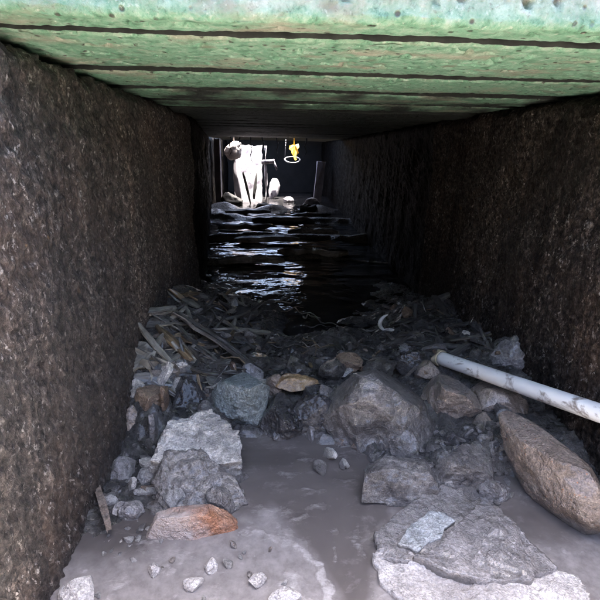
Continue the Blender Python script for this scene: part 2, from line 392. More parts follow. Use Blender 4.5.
def bed_z(x, y):
    x = np.asarray(x, float).ravel(); y = np.asarray(y, float).ravel()
    z = bed_base(x, y)
    P = np.stack([x, y, np.zeros_like(x)], 1)
    inn = 1 - np.clip((y - 1.8) / .5, 0, 1)
    z = z + .018 * fbm(P * 9, 4) * (.25 + .75 * inn) + .010 * ridged(P * 22 + 5, 3) * np.clip((z + .05) * 12, 0, 1) * inn
    # low sludge bars crossing the channel further in
    far = np.clip((y - 1.9) / .5, 0, 1)
    bars = np.exp(-((y - 2.45 - .06 * np.sin(x * 7)) / .05) ** 2) * .030 + np.exp(-((y - 3.1 - .05 * np.sin(x * 5 + 1)) / .07) ** 2) * .034 + np.exp(-((y - 3.9 + .1 * x) / .08) ** 2) * .036 + np.exp(-((y - 4.6 - .25 * x - .08 * np.sin(x * 9)) / .08) ** 2) * .026 * (1 + .8 * np.sin(x * 13 + 2))
    z = z + far * (bars * 1.6 - .014 + .018 * fbm(P * np.array([3, 6, 1]) + 3, 3))
    return z
def bz(x, y): return float(bed_z([x], [y])[0])

# bed of the channel
ys = np.concatenate([np.linspace(.10, .3, 12), np.linspace(.305, 2.2, 420), np.linspace(2.21, 6.0, 300), np.linspace(6.05, 9, 30)])
xs = np.linspace(-.95, .95, 300)
X, Y = np.meshgrid(xs, ys, indexing='ij')
Z = np.concatenate([bed_z(X[i], Y[i]) for i in range(len(xs))]).reshape(X.shape)
bed = obj('channel_bed', mesh_np('channel_bed', np.stack([X.ravel(), Y.ravel(), Z.ravel()], 1), grid_faces(len(xs), len(ys))), M['bed'])
bed['kind'] = 'structure'
# water: a silty shallow pool before the stone dam, black water behind it
SCUM = [(288, 474, 12, 4), (268, 509, 15, 4), (320, 508, 12, 4), (285, 594, 20, 7), (257, 581, 8, 5), (335, 532, 6, 5), (334, 555, 4, 10), (180, 556, 22, 6), (195, 575, 12, 4), (215, 570, 12, 3), (150, 545, 14, 7),
        (165, 535, 16, 5), (120, 585, 14, 6), (330, 455, 9, 3), (302, 462, 12, 3), (300, 520, 9, 3), (245, 530, 14, 3), (395, 590, 26, 14), (385, 556, 12, 10), (360, 545, 5, 12), (205, 598, 14, 4), (345, 480, 10, 2), (310, 490, 16, 2)]
def water_sheet(name, x0, x1, nx, y0, y1, ny, mat, scum=False):
    ys = np.linspace(y0, y1, ny); xs = np.linspace(x0, x1, nx)
    X, Y = np.meshgrid(xs, ys, indexing='ij')
    P = np.stack([X.ravel(), Y.ravel(), 0 * X.ravel()], 1)
    Z = .0022 * fbm(P * np.array([7, 9, 1]), 3) + .0070 * np.clip((P[:, 1] - 1.7) / .8, 0, 1) * fbm(P * np.array([4, 10, 1]) + 7, 4, .5)
    mask = np.zeros(len(P)); silt = np.zeros(len(P))
    if scum:
        Q = P + .012 * np.stack([fbm(P * 30, 3), fbm(P * 30 + 9, 3), 0 * Z], 1)
        for (px, py, w, h) in SCUM:
            c = at_z(px, py, 0); k = (c - CAM).dot(fwd) / F_PX
            q = ((Q[:, 0] - c.x) / (w * k)) ** 2 + ((Q[:, 1] - c.y) / (h * k * 1.5)) ** 2
            mask = np.maximum(mask, .62 * np.exp(-q * 1.1))
        for i in range(90):                                   # the curved line of froth where clear water meets silt
            t = i / 89
            c = at_z(240 + 92 * t ** .7 + 10 * math.sin(t * 3), 534 + 70 * t ** 1.8, 0)
            r = .0035 + .006 * t
            mask = np.maximum(mask, np.clip(1.4 - ((Q[:, 0] - c.x) ** 2 + (Q[:, 1] - c.y) ** 2) / r ** 2, 0, 1) * (.55 + .45 * t))
        curve = .60 + .05 * np.sin(P[:, 0] * 9 + 1) - .18 * np.clip((P[:, 0] - .0) / .1, 0, 1) + .20 * np.clip((P[:, 0] - .12) / .08, 0, 1)
        silt = np.clip((curve - P[:, 1] + .03 * fbm(P * 14, 3)) / .05, 0, 1)
        mask = np.maximum(mask, silt * np.clip(fbm(P * np.array([16, 22, 1]) + 4, 4, .6) * 1.3 - .25, 0, .6))
        Z = Z + mask * (.0012 + .0012 * fbm(P * 120, 2))
    me = mesh_np(name, np.stack([P[:, 0], P[:, 1], Z], 1), grid_faces(len(xs), len(ys)))
    a = me.attributes.new('scum', 'FLOAT', 'POINT'); a.data.foreach_set('value', mask.astype(np.float32))
    a = me.attributes.new('silt', 'FLOAT', 'POINT'); a.data.foreach_set('value', silt.astype(np.float32))
    o = obj(name, me, mat); o['kind'] = 'structure'
water_sheet('silty_water', -.42, .74, 480, .20, 1.04, 360, M['water'], True)
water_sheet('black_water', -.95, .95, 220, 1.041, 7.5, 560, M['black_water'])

# side walls: thick crusted masonry with a ragged top
def wall_mesh(name, side, y0, y1, ny, nz, z0=-.14, z1=ZC - .004, amp=1.0, face=None, thick=.30):
    ys = np.linspace(y0, y1, ny); zs = np.linspace(z0, z1, nz)
    Yg, Zg = np.meshgrid(ys, zs, indexing='ij')
    base = (xl if side < 0 else xr)(Yg) if face is None else np.full_like(Yg, face)
    P = np.stack([np.full(Yg.size, side * 3.0), Yg.ravel(), Zg.ravel() * .7], 1)
    d = .012 * fbm(P * 7, 3) + .0042 * fbm(P * 60, 2, .7) + .0038 * np.clip(fbm(P * 120 + 3, 2, .7), -.25, 2)
    edge = np.clip((Zg.ravel() - (z1 - .03)) / .03, 0, 1)
    d = d - edge ** 2 * (.012 + .02 * np.abs(fbm(P * 16 + 2, 3)))
    Xf = base.ravel() - side * d * amp
    Zt = Zg.ravel() - edge * .014 * np.abs(fbm(P * np.array([1, 25, 1]), 3))
    V = [np.stack([Xf, Yg.ravel(), Zt], 1)]
    F = [grid_faces(ny, nz)]
    n = ny * nz
    # top ledge and back face
    Tb = np.stack([base[:, -1] + side * thick, ys, np.full(ny, z1 - .002)], 1)
    Bb = np.stack([base[:, -1] + side * thick, ys, np.full(ny, z0)], 1)
    V += [Tb, Bb]
    a = np.arange(ny - 1); topi = a * nz + nz - 1; top2 = topi + nz
    boti = a * nz; bot2 = boti + nz
    F += [np.stack([topi, top2, n + a + 1, n + a], 1), np.stack([n + a, n + a + 1, n + ny + a + 1, n + ny + a], 1), np.stack([n + ny + a, n + ny + a + 1, bot2, boti], 1)]
    F = np.concatenate(F)
    if side < 0: F = F[:, ::-1]
    return mesh_np(name, np.concatenate(V), F)
wl = obj('culvert_wall', wall_mesh('culvert_wall', -1, .16, 1.75, 560, 250), M['wall'])
tag(wl, 'rough brown crusted culvert wall beside the wood debris bank', 'wall')
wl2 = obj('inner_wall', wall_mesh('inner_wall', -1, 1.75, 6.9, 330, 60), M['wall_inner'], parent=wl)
wr = obj('culvert_wall', wall_mesh('culvert_wall', 1, .16, 1.8, 480, 230), M['wall_shaded'])
tag(wr, 'dark rough crusted culvert wall behind the white plastic pipe', 'wall')
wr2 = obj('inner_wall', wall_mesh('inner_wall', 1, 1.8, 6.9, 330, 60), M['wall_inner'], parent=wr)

# covering slabs, each its own stone
def slab_mesh(name, w, nx, ny, seed, x0=-.75, x1=1.05, th=.115, front=8, grime_shade=None, belly=.007):
    xs = np.linspace(x0, x1, nx)
    # profile in (y, z): up the front face, along the underside, up the back
    r = min(.009, w * .3); an = np.linspace(0, math.pi / 2, 9)[1:-1]
    prof = [(0, th)] + [(0.0, z) for z in np.linspace(th * .97, r, front)] + [(r - r * math.cos(a), r - r * math.sin(a)) for a in an]
    prof += [(y, 0.0) for y in np.linspace(r, w - r, ny)] + [(w - r + r * math.sin(a), r - r * math.cos(a)) for a in an] + [(w, r), (w, th)]
    prof = np.array(prof); k = len(prof)
    Xg = np.repeat(xs, k); Yg = np.tile(prof[:, 0], nx); Zg = np.tile(prof[:, 1], nx)
    P = np.stack([Xg, Yg, Zg], 1) + seed * 3.7
    und = np.tile(((prof[:, 1] < r * .8)).astype(float), nx); fr = np.tile(((prof[:, 0] < .006) & (prof[:, 1] < th)).astype(float), nx)
    dz = .0022 * fbm(P * np.array([3, 8, 8]), 3) + .0012 * fbm(P * 45, 3, .6)
    pit = np.clip(perlin(P * 62 + 3) - .36, 0, 1) * .028
    pit = pit * np.clip(np.minimum(np.tile(prof[:, 0], nx), w - np.tile(prof[:, 0], nx)) / .012 - .8, 0, 1) + pit * fr
    pit = np.where(Zg < .02, pit * (1 - fr), pit)
    uu = np.clip(np.tile(prof[:, 0], nx) / w, 0, 1) * 2 - 1
    Zg = Zg + und * (dz + pit) + np.where(np.tile(prof[:, 1], nx) < .05, belly * (uu ** 2 - .35), 0)
    Yg = Yg + fr * (.004 * fbm(P * 9 + 4, 3) + .002 * fbm(P * 50, 3) + pit)
    F = grid_faces(nx, k)
    a = np.arange(nx - 1) * k
    F = np.concatenate([F, np.stack([a + k - 1, a + 2 * k - 1, a + k, a], 1)])
    me = mesh_np(name, np.stack([Xg, Yg, Zg], 1), F)
    if grime_shade:
        me.materials.append(grime_shade); me.materials.append(M['grime_shade'])
        pz = prof[:, 1]; g1 = ((pz[:-1] + pz[1:]) / 2 > r * .3).astype(np.int32)
        mi = np.ones(len(F), np.int32); mi[:(nx - 1) * (k - 1)] = np.tile(g1, nx - 1)
        me.polygons.foreach_set('material_index', mi)
    return me
edges = [.535, .605, .86, 1.085, 1.30, 1.51]
while edges[-1] < Y_END - .2: edges.append(edges[-1] + .205 + .01 * math.sin(len(edges) * 2.3))
ordn = ['first', 'second', 'third', 'fourth', 'fifth', 'sixth', 'seventh', 'eighth', 'ninth', 'tenth', 'eleventh', 'twelfth',
        'thirteenth', 'fourteenth', 'fifteenth', 'sixteenth', 'seventeenth', 'eighteenth', 'nineteenth', 'twentieth', 'twenty-first', 'twenty-second', 'twenty-third']
look = ['a pale face turning green along its lower edge', 'bright green algae and brown pock marks', 'green algae and a brown stain', 'thinning green algae']
for i in range(len(edges) - 1):
    w = edges[i + 1] - edges[i] - (.012 if i == 0 else .010)
    near = i < 6
    me = slab_mesh('roof_slab', w, 620 if near else 160, (8, 80, 60, 46, 46, 46)[i] if near else 8, i, front=26 if i == 0 else 5, belly=.001 if i == 0 else .0045, grime_shade=None if i == 0 else M['slab'] if i < 3 else M['slab2'] if i < 5 else M['slab3'])
    o = obj('roof_slab', me, M['slab'], loc=(0, edges[i], ZC + ((.006, 0, -.002, -.005, -.007, -.009)[i] if i < 6 else -.009 + .002 * math.sin(i))), rot=(R((0, .8, 1.1, 1.3, 1.0)[i % 5]), R(.12 * math.sin(i * 3)), 0))
    txt = look[i] if i < 4 else 'dark green algae' if i < 7 else 'deep shade'
    if i < 7: tag(o, f'concrete roof slab with {txt}, {ordn[i]} from the mouth', 'slab', 'concrete slabs roofing the culvert')
    else: tag(o, 'black unlit roof slab far inside the culvert', 'slab', 'concrete slabs roofing the culvert')

# ground over the culvert, open at the added pit in front and at the gap further along
def ground_fn(bm):
    z0, z1 = .83, .87
    L = 45.0
    box(bm, -L, L, -L, -1.55, z0, z1)
    box(bm, -L, -.8, -1.55, .60, z0, z1); box(bm, 1.1, L, -1.55, .60, z0, z1)
    box(bm, -L, L, .60, Y_END, z0, z1)
    box(bm, -L, -.66, Y_END, 6.2, z0, z1); box(bm, .30, L, Y_END, 6.2, z0, z1)
    box(bm, -L, L, 6.2, L, z0, z1); box(bm, -.66, .30, Y_END, 5.2, z0, z1)
g = obj('ground', bm_mesh('ground', ground_fn), M['soil']); g['kind'] = 'structure'
# added, unseen pit before the mouth, shaped for the light it sends in
def added_pit_floor(bm): box(bm, -.8, 1.1, -1.4, .019, -.9, -.55)
def bounce_sill(bm): box(bm, -.8, 1.1, .02, .33, -.9, .010)  # pale reflector added just out of view to bounce sun inside
si = obj('bounce_sill', bm_mesh('bounce_sill', bounce_sill), M['bounce_apron']); si['kind'] = 'structure'
pf = obj('added_pit_floor', bm_mesh('added_pit_floor', added_pit_floor), M['soil']); pf['kind'] = 'structure'
def pw(bm):
    box(bm, -.95, 1.25, -1.55, -1.4, -.9, 1.5)
    box(bm, -.95, -.8, -1.4, .16, -.9, .829); box(bm, 1.1, 1.25, -1.4, .16, -.9, .829)
tag(obj('added_pit_wall', bm_mesh('added_pit_wall', pw), M['added_backwall']), 'dark wall added out of view round the pit before the mouth', 'wall')  # added dark wall, limits the light reaching deep inside

# ------------------------------------------------------------------ the gap at the far end
YF = 5.55
def part_box(name, dims, mat, parent=None, loc=(0, 0, 0), rot=(0, 0, 0), seed=0, wob=.006, sm=False):
    x0, x1, y0, y1, z0, z1 = dims
    def fn(bm):
        box(bm, x0, x1, y0, y1, z0, z1)
        bmesh.ops.subdivide_edges(bm, edges=bm.edges[:], cuts=13 if sm else 5, use_grid_fill=True)
        vv = np.array([v.co[:] for v in bm.verts]); d = fbm(vv * 14 + seed, 3)
        for v, k in zip(bm.verts, d): v.co += Vector((k * wob, -k * wob, k * wob))
    return obj(name, bm_mesh(name, fn, sm), mat, parent, loc, rot)
pier_o = part_box('leaning_slab', (-.16, .15, -.03, .03, -.12, .66), M['farwhite'], loc=(-.30, 5.42, 0), rot=(R(-22), R(2), R(6)), seed=3, sm=True, wob=.014)
tag(pier_o, 'brightly sunlit white slab leaning back at the far opening', 'slab')
p2 = part_box('post', (-.03, .03, -.04, .04, -.1, .68), M['fargrey'], loc=(-.60, 5.05, 0), seed=5)
tag(p2, 'dim grey concrete post at the edge of the far opening', 'post')
p3 = part_box('shade_backdrop', (-.7, .75, 0, .1, -.1, .70), M['farblack'], loc=(0, 6.75, 0), seed=8)
tag(p3, 'dark backdrop standing in for the unlit depth beyond the far opening', 'wall')
p4 = part_box('post', (-.045, .045, -.05, .05, -.1, .46), M['fargrey'], loc=(.50, 5.45, 0), rot=(0, R(5), 0), seed=9)
tag(p4, 'short grey concrete post leaning by the dark backdrop at the far opening', 'post')
def tube(name, pts, r, mat, parent=None, seg=12, closed=False, radii=None, loc=None):
    V, F = [], []
    n = len(pts)
    for i, p in enumerate(pts):
        a = pts[(i - 1) % n] if (closed or i) else pts[0]; b = pts[(i + 1) % n] if (closed or i < n - 1) else pts[-1]
        t = (Vector(b) - Vector(a)).normalized()
        q = t.to_track_quat('Z', 'Y'); rr = radii[i] if radii else r
        for k in range(seg):
            an = 2 * math.pi * k / seg
            V.append((Vector(p) + q @ Vector((math.cos(an) * rr, math.sin(an) * rr, 0)))[:])
    for i in range(n if closed else n - 1):
        for k in range(seg):
            F.append((i * seg + k, i * seg + (k + 1) % seg, ((i + 1) % n) * seg + (k + 1) % seg, ((i + 1) % n) * seg + k))
    me = bpy.data.meshes.new(name)
    if not closed: F = F + [tuple(reversed(range(seg))), tuple(range((n - 1) * seg, n * seg))]
    me.from_pydata(V, [], F); me.polygons.foreach_set('use_smooth', [True] * len(me.polygons)); me.update()
    return obj(name, me, mat, parent, loc)
dp = empty('drain_pipe', (-.10, 5.42, 0), 'thin white upright pipe with a tee standing at the far opening', 'pipe')
tube('upright', [(0, 0, -.05), (.004, 0, .2), (-.003, 0, .4), (0, 0, .62)], .016, M['farwhite'], dp)
tube('tee', [(-.05, 0, .44), (.10, 0, .455)], .024, M['farwhite'], dp)
tube('branch', [(.09, 0, .45), (.13, -.01, .36)], .012, M['farwhite'], dp)
ring = tube('metal_hoop', [(.20 + (.085 + .005 * math.sin(3 * a)) * math.cos(a), 5.3 + .085 * math.sin(a), .475 + .03 * math.sin(a) + 0) for a in np.linspace(0, 2 * math.pi, 25)[:-1]], .008, M['steel'], closed=True)
tag(ring, 'shiny metal hoop hanging at the far opening', 'hoop')
tag(tube('hoop_wire', [(.115, 5.3, .485), (.12, 5.31, .58), (.125, 5.32, .69)], .004, M['steel']), 'thin wire holding the metal hoop', 'wire')

# rocks -----------------------------------------------------------
_ico = {}
def ico(n):
    if n not in _ico:
        bm = bmesh.new(); bmesh.ops.create_icosphere(bm, subdivisions=n, radius=1)
        bm.verts.index_update()
        _ico[n] = (np.array([v.co[:] for v in bm.verts]), np.array([[v.index for v in f.verts] for f in bm.faces])); bm.free()
    return _ico[n]
def rock_mesh(name, size, seed, sub=5, facets=11, off=(.5, .85), rough=.05, flat=None, layer=0.0, smooth=True, chip=16):
    V, F = ico(sub); V = V.copy()
    r = np.random.default_rng(seed)
    N = r.normal(size=(facets, 3)); N /= np.linalg.norm(N, axis=1)[:, None]
    O = r.uniform(*off, facets)
    if flat:
        k = r.integers(5, 8); az = np.sort(r.uniform(0, 2 * math.pi, k)) + r.uniform(0, 1)
        az = np.linspace(0, 2 * math.pi, k, endpoint=False) + r.uniform(-.35, .35, k)
        N2 = np.stack([np.cos(az), np.sin(az), r.uniform(-.15, .35, k)], 1); N2 /= np.linalg.norm(N2, axis=1)[:, None]
        N = np.concatenate([N2, [[.05, .03, 1], [0, 0, -1.]], N[:2]]); O = np.concatenate([r.uniform(.55, .75, k), [flat, flat], [.8, .85]])
    for _ in range(3):
        for n, o in zip(N, O):
            t = V @ n - o
            V = V - np.outer(np.clip(t, 0, None), n)
    lo, hi = V.min(0), V.max(0)
    V = (V - (lo + hi) / 2) / (hi - lo)
    size = np.array(size); V = V * size
    s = float(np.min(size)); L = float(np.mean(size))
    D = V / (np.linalg.norm(V, axis=1)[:, None] + 1e-9)
    P = V / L + seed * 2.31
    d = rough * s * (1.1 * fbm(P * 2.2, 3) + .75 * fbm(P * 6 + 4, 4, .6)) + rough * s * .45 * ridged(P * 5 + 8, 3)
    if layer:
        zz = V[:, 2] / s * layer + .6 * fbm(P * 2.5 + 2, 3)
        d = d + .05 * s * (np.abs((zz % 1) - .5) * 2) ** .5 * np.hypot(D[:, 0], D[:, 1]) * 1.5
    V = V + D * d[:, None]
    if chip:                                     # knock flat chips off the swollen surface
        r2 = np.random.default_rng(seed + 1000)
        for _ in range(chip):
            n = r2.normal(size=3); n /= np.linalg.norm(n); t = V @ n
            o = t.max() * r2.uniform(.72, .93)
            V = V - np.outer(np.clip(t - o, 0, None) * .93, n)
        V = V + D * (rough * s * .16 * fbm(P * 16 + 6, 2))[:, None]
    return mesh_np(name, V, F, smooth)
def project(P):
    P = P - np.array(CAM[:])
    dz = P @ np.array(fwd[:])
    return 300 + F_PX * (P @ np.array(rgt2[:])) / dz, 300 - F_PX * (P @ np.array(up2[:])) / dz
def rock(name, bb, d, depth, mat, seed, label, cat='rock', rot=(0, 0, 0), hz=None, zc=None, **kw):
    """bb: extents in the photograph; d: distance of its middle along the tunnel; sized so that what stands out of the water fills bb"""
    c = at_d((bb[0] + bb[2]) / 2, (bb[1] + bb[3]) / 2, d)
    k = (c - CAM).dot(fwd) / F_PX
    w, h = (bb[2] - bb[0]) * k, hz or (bb[3] - bb[1]) * k * .8
    rm = np.array(Euler(rot).to_matrix())
    for it in range(6):
        me = rock_mesh(name, (w, depth, h), seed, **{**kw, 'sub': 4 if it < 5 else kw.get('sub', 5)})
        co = np.empty(len(me.vertices) * 3, np.float32); me.vertices.foreach_get('co', co)
        Wc = co.reshape(-1, 3) @ rm.T + np.array(c[:])
        if it == 5: break
        vis = Wc[Wc[:, 2] > -.001]
        if len(vis) < 20: c.z += .02; continue
        u, v = project(vis)
        w *= min(1.4, max(.7, (bb[2] - bb[0]) / (u.max() - u.min())))
        if not hz: h = min(.34, max(.02, h * min(1.3, max(.75, (bb[3] - bb[1]) / (v.max() - v.min())))))
        c.x += ((bb[0] + bb[2]) - (u.max() + u.min())) / 2 * k
        if zc is None: c.z -= ((bb[1]) - v.min()) * k * .9
        else: c.z = zc
        bpy.data.meshes.remove(me)
    o = obj(name, me, mat, loc=c, rot=rot)
    return tag(o, label, cat)

rock('pale_rock', (149, 410, 243, 472), .745, .13, M['pale'], 21, 'pale angular rock with a rough whitish top, standing in the silty water', flat=.55, rough=.07, layer=4, hz=.085, sub=6, rot=(R(20), R(3), 0), chip=4)
rock('grey_rock', (150, 448, 247, 503), .675, .13, M['grey'], 24, 'grey layered rock leaning against the pale whitish rock', flat=.5, rough=.09, layer=5, sub=6, rot=(R(34), 0, R(4)), hz=.075, chip=4)
rock('blue_grey_rock', (209, 372, 270, 434), .90, .10, M['blue'], 38, 'bluish grey flat-faced rock beside the dark planks', rough=.06, hz=.13, rot=(R(-10), 0, R(-8)), facets=12, sub=6, off=(.6, .85))
rock('dark_rock', (258, 392, 304, 450), .86, .12, M['dark'], 38, 'dark wet rock touching the bluish grey rock', rough=.08, facets=14, off=(.6, .9), hz=.13, sub=6, chip=8)
rock('dark_rock', (290, 394, 340, 448), .88, .12, M['dark'], 49, 'dark wet rock wedged against the big grey boulder', rough=.08, facets=14, off=(.6, .9), hz=.13, sub=6, chip=8)
rock('boulder', (320, 370, 436, 490), .85, .20, M['grey'], 58, 'big grey boulder speckled with pale grains, below the pipe end', facets=11, off=(.58, .86), rough=.05, sub=6, chip=8)
rock('beige_rock', (420, 374, 482, 446), .88, .14, M['beige'], 57, 'pinkish beige rock under the end of the white pipe', facets=12, off=(.6, .85), rough=.045, sub=6, hz=.17)
rock('beige_rock', (468, 380, 530, 424), .88, .12, M['beige'], 63, 'light beige rock under the middle of the white pipe', facets=9, rough=.05)
rock('purple_grey_rock', (482, 332, 536, 384), 1.03, .12, M['slate'], 66, 'purplish grey rock against the dark wall behind the pipe', facets=9, rough=.05)
rock('tan_stone', (272, 373, 319, 391), .95, .055, M['tan'], 72, 'small tan orange flat stone between the dark rocks and the planks', 'stone', facets=10, off=(.55, .85), rough=.07, hz=.032, rot=(R(12), 0, 0))
rock('brown_stone', (334, 352, 363, 372), 1.03, .05, M['card'], 74, 'small brown stone just behind the big grey boulder', 'stone', rough=.06, hz=.04)
rock('brick_piece', (146, 504, 239, 534), .578, .04, M['brick'], 78, 'broken orange brick piece with a pale crusted side, lying in silty water', 'brick', flat=.6, rough=.05, sub=6, hz=.055, rot=(0, R(-7), R(8)), chip=3)
rock('tan_block', (160, 386, 170, 412), .86, .05, M['card'], 79, 'narrow brown block behind the pale whitish rock', 'block', flat=.6, rough=.05)
rock('tan_block', (134, 384, 168, 416), .87, .07, M['card'], 82, 'soft tan block between the rough wall and the bluish grey rock', 'block', flat=.6, rough=.05, rot=(0, R(8), R(20)))
rock('tan_stone', (120, 405, 150, 440), .83, .06, M['beige'], 85, 'crumbly beige stone at the foot of the rough brown wall', 'stone', rough=.07)
rock('grey_rock', (148, 412, 160, 452), .80, .05, M['slate'], 88, 'upright narrow grey stone beside the pale whitish rock', 'stone', flat=.6, rough=.05)
rock('rust_boulder', (504, 410, 612, 556), .63, .26, M['rust'], 97, 'rounded rust-brown boulder lying below the white pipe', facets=9, off=(.5, .85), rough=.07, sub=6, hz=.17, rot=(R(6), 0, R(14)))
# slate slabs lower right
# slate plates lying flat by the water's edge, one lapping over the next
def plate(name, outline, z, th, mat, seed, label, cat, tilt=(0, 0), rough=.003):
    pts = [at_z(px, py, z) for px, py in outline]
    c = sum(pts, Vector()) / len(pts)
    per = []
    for a, b in zip(pts, pts[1:] + pts[:1]):
        for k in range(14): per.append((a.lerp(b, k / 14) - c)[:])
    per = np.array(per); n = len(per); rad = np.hypot(per[:, 0], per[:, 1])
    jag = 1 + .05 * fbm(per * 40 + seed, 3) + .025 * ridged(per * 90 + seed, 2)
    V = [(0, 0, 0)]; rr = np.linspace(.08, 1.0, 22)
    for r in rr: V += [tuple(q) for q in np.stack([per[:, 0] * r * (1 + (jag - 1) * r), per[:, 1] * r * (1 + (jag - 1) * r), np.zeros(n)], 1)]
    V = np.array(V)
    h = rough * (1.3 * fbm(V * 16 + seed * 3, 4, .55) + .5 * ridged(V * 35 + seed, 3))
    st = fbm(V * 11 + seed * 1.7, 2); h = h + rough * 1.1 * np.floor(np.clip(st * 3, -1, 2))      # cleavage steps
    V[:, 2] += h + tilt[0] * V[:, 0] + tilt[1] * V[:, 1]
    last = V[-n:].copy(); e1 = last.copy(); e1[:, :2] *= 1.002; e1[:, 2] -= th * .25 + .15 * th * perlin(last * 60); e2 = last.copy(); e2[:, :2] *= .985; e2[:, 2] -= th
    V = np.concatenate([V, e1, e2, [[0, 0, -th]]])
    F = []
    for k in range(n): F.append((0, 1 + k, 1 + (k + 1) % n))
    R_ = len(rr) + 2
    for i in range(R_ - 1):
        for k in range(n):
            a, b = 1 + i * n + k, 1 + i * n + (k + 1) % n
            F += [(a, a + n, b + n), (a, b + n, b)]
    m = 1 + R_ * n; lo = 1 + (R_ - 1) * n
    for k in range(n): F.append((m, lo + (k + 1) % n, lo + k))
    return tag(obj(name, mesh_np(name, V, np.array(F)), mat, loc=c), label, cat)
plate('slate_plate', [(374, 552), (398, 545), (430, 552), (480, 560), (530, 556), (575, 575), (590, 600), (545, 622), (470, 622), (405, 604), (380, 578)], .010, .03, M['limy'], 5, 'pale whitish stone plate lying lowest at the water edge, mostly under grey slate', 'stone plate', rough=.0035)
plate('slate_plate', [(375, 533), (396, 514), (416, 500), (436, 488), (455, 491), (478, 505), (470, 530), (440, 550), (408, 560), (381, 552)], .016, .024, M['slate'], 12, 'flat grey slate plate partly covered by a pale bluish crust', 'stone plate', tilt=(.03, .05))
plate('pale_crust', [(398, 543), (407, 531), (412, 522), (424, 518), (430, 512), (444, 514), (455, 521), (444, 528), (441, 538), (428, 541), (418, 551), (410, 545)], .0215, .008, M['crust'], 17, 'pale bluish crust flaking off the flat grey slate plate', 'crust', tilt=(.03, .05), rough=.002)
plate('slate_plate', [(416, 556), (440, 545), (452, 530), (476, 506), (500, 508), (520, 530), (556, 562), (530, 576), (482, 578), (442, 568)], .023, .022, M['slate'], 23, 'large flat grey slate plate lapping over the crusted plate', 'stone plate', tilt=(-.02, .04))
rock('gravel_rock', (362, 456, 440, 506), .655, .08, M['chip'], 112, 'lumpy grey rock crusted with chips, below the big boulder', rough=.06, sub=6, hz=.09, chip=8)
rock('gravel_rock', (425, 444, 496, 492), .69, .09, M['chip'], 117, 'lumpy pale grey rock between the slate slabs and the beige rocks', rough=.06, sub=6, hz=.09, chip=8)
rock('black_stick_stone', (424, 432, 466, 450), .80, .05, M['dark'], 119, 'dark wet bar-shaped stone under the pinkish beige rock', 'stone', flat=.5, rough=.05)
for q, (bb, d, lab) in enumerate([((58, 576, 94, 606), .465, 'bright white lump of stone at the foot of the rough brown wall'), ((248, 573, 267, 588), .472, 'white stone standing in silt by the curved scum line'),
        ((183, 577, 204, 590), .470, 'white flat stone in the silt near the orange brick'), ((268, 585, 302, 604), .455, 'largest white stone in the silt by the curved scum line'),
        ((204, 561, 218, 571), .490, 'little white stone nearest the orange brick in the open silt'), ((148, 565, 162, 575), .485, 'little white stone in the silt towards the brown wall')]):
    rock('white_stone', bb, at_z((bb[0] + bb[2]) / 2, (bb[1] + bb[3]) / 2, .005).y, .022 if q else .05, M['limy'], 121 + 5 * q, lab, 'stone', rough=.06, hz=.018 if q else .035, zc=.004, facets=10, off=(.5, .8))

# clutter at the far opening
for q, (sz, loc, rot, mt, nm, lab, cat) in enumerate([
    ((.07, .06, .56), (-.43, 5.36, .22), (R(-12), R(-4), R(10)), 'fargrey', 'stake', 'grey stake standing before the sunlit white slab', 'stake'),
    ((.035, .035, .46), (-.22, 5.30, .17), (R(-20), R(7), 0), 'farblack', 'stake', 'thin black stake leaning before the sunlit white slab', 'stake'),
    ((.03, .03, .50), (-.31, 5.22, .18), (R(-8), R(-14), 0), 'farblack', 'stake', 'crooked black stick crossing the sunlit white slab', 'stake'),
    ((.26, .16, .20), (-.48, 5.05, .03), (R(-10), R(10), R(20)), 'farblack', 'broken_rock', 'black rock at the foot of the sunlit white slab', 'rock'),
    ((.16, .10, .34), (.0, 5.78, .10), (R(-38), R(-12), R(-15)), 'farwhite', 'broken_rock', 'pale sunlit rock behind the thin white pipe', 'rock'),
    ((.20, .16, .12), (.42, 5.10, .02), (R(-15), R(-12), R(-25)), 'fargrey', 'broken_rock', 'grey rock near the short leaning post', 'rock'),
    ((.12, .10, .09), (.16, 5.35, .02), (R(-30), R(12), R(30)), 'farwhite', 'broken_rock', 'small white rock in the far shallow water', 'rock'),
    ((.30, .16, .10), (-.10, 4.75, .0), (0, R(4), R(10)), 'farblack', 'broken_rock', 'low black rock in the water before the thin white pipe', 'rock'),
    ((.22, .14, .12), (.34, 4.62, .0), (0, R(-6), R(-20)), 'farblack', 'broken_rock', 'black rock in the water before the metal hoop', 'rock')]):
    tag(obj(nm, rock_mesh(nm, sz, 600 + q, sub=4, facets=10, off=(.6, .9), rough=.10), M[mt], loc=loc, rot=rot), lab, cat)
# the white pipe ---------------------------------------------------
a = at_d(440, 358, 1.02); b = at_d(527, 388, .80); ax = (b - a).normalized(); Lp = (b - a).length * 1.75
pp = empty('plastic_pipe', a, 'white plastic pipe splashed with brown mud, resting on beige rocks', 'pipe')
pp.rotation_euler = ax.to_track_quat('Z', 'Y').to_euler()
def ring_tube(name, r0, r1, L, mat, parent, seg=40, n=30, z0=0.0, rag=0.0):
    V, F = [], []
    prof = [(r1, z0)] + [(r0, z0 + L * i / n) for i in range(n + 1)] + [(r1, z0 + L)] + [(r1, z0 + L * (n - i) / n) for i in range(1, n)]
    m = len(prof)
    for k in range(seg):
        t = 2 * math.pi * k / seg
        for (r, z) in prof:
            zz = z + (rag * math.sin(t * 3 + 1) * (1 if z < z0 + L * .5 else 0))
            V.append((r * math.cos(t), r * math.sin(t), zz))
    for k in range(seg):
        for i in range(m):
            F.append((k * m + i, ((k + 1) % seg) * m + i, ((k + 1) % seg) * m + (i + 1) % m, k * m + (i + 1) % m))
    return obj(name, mesh_np(name, V, np.array(F)), mat, parent)
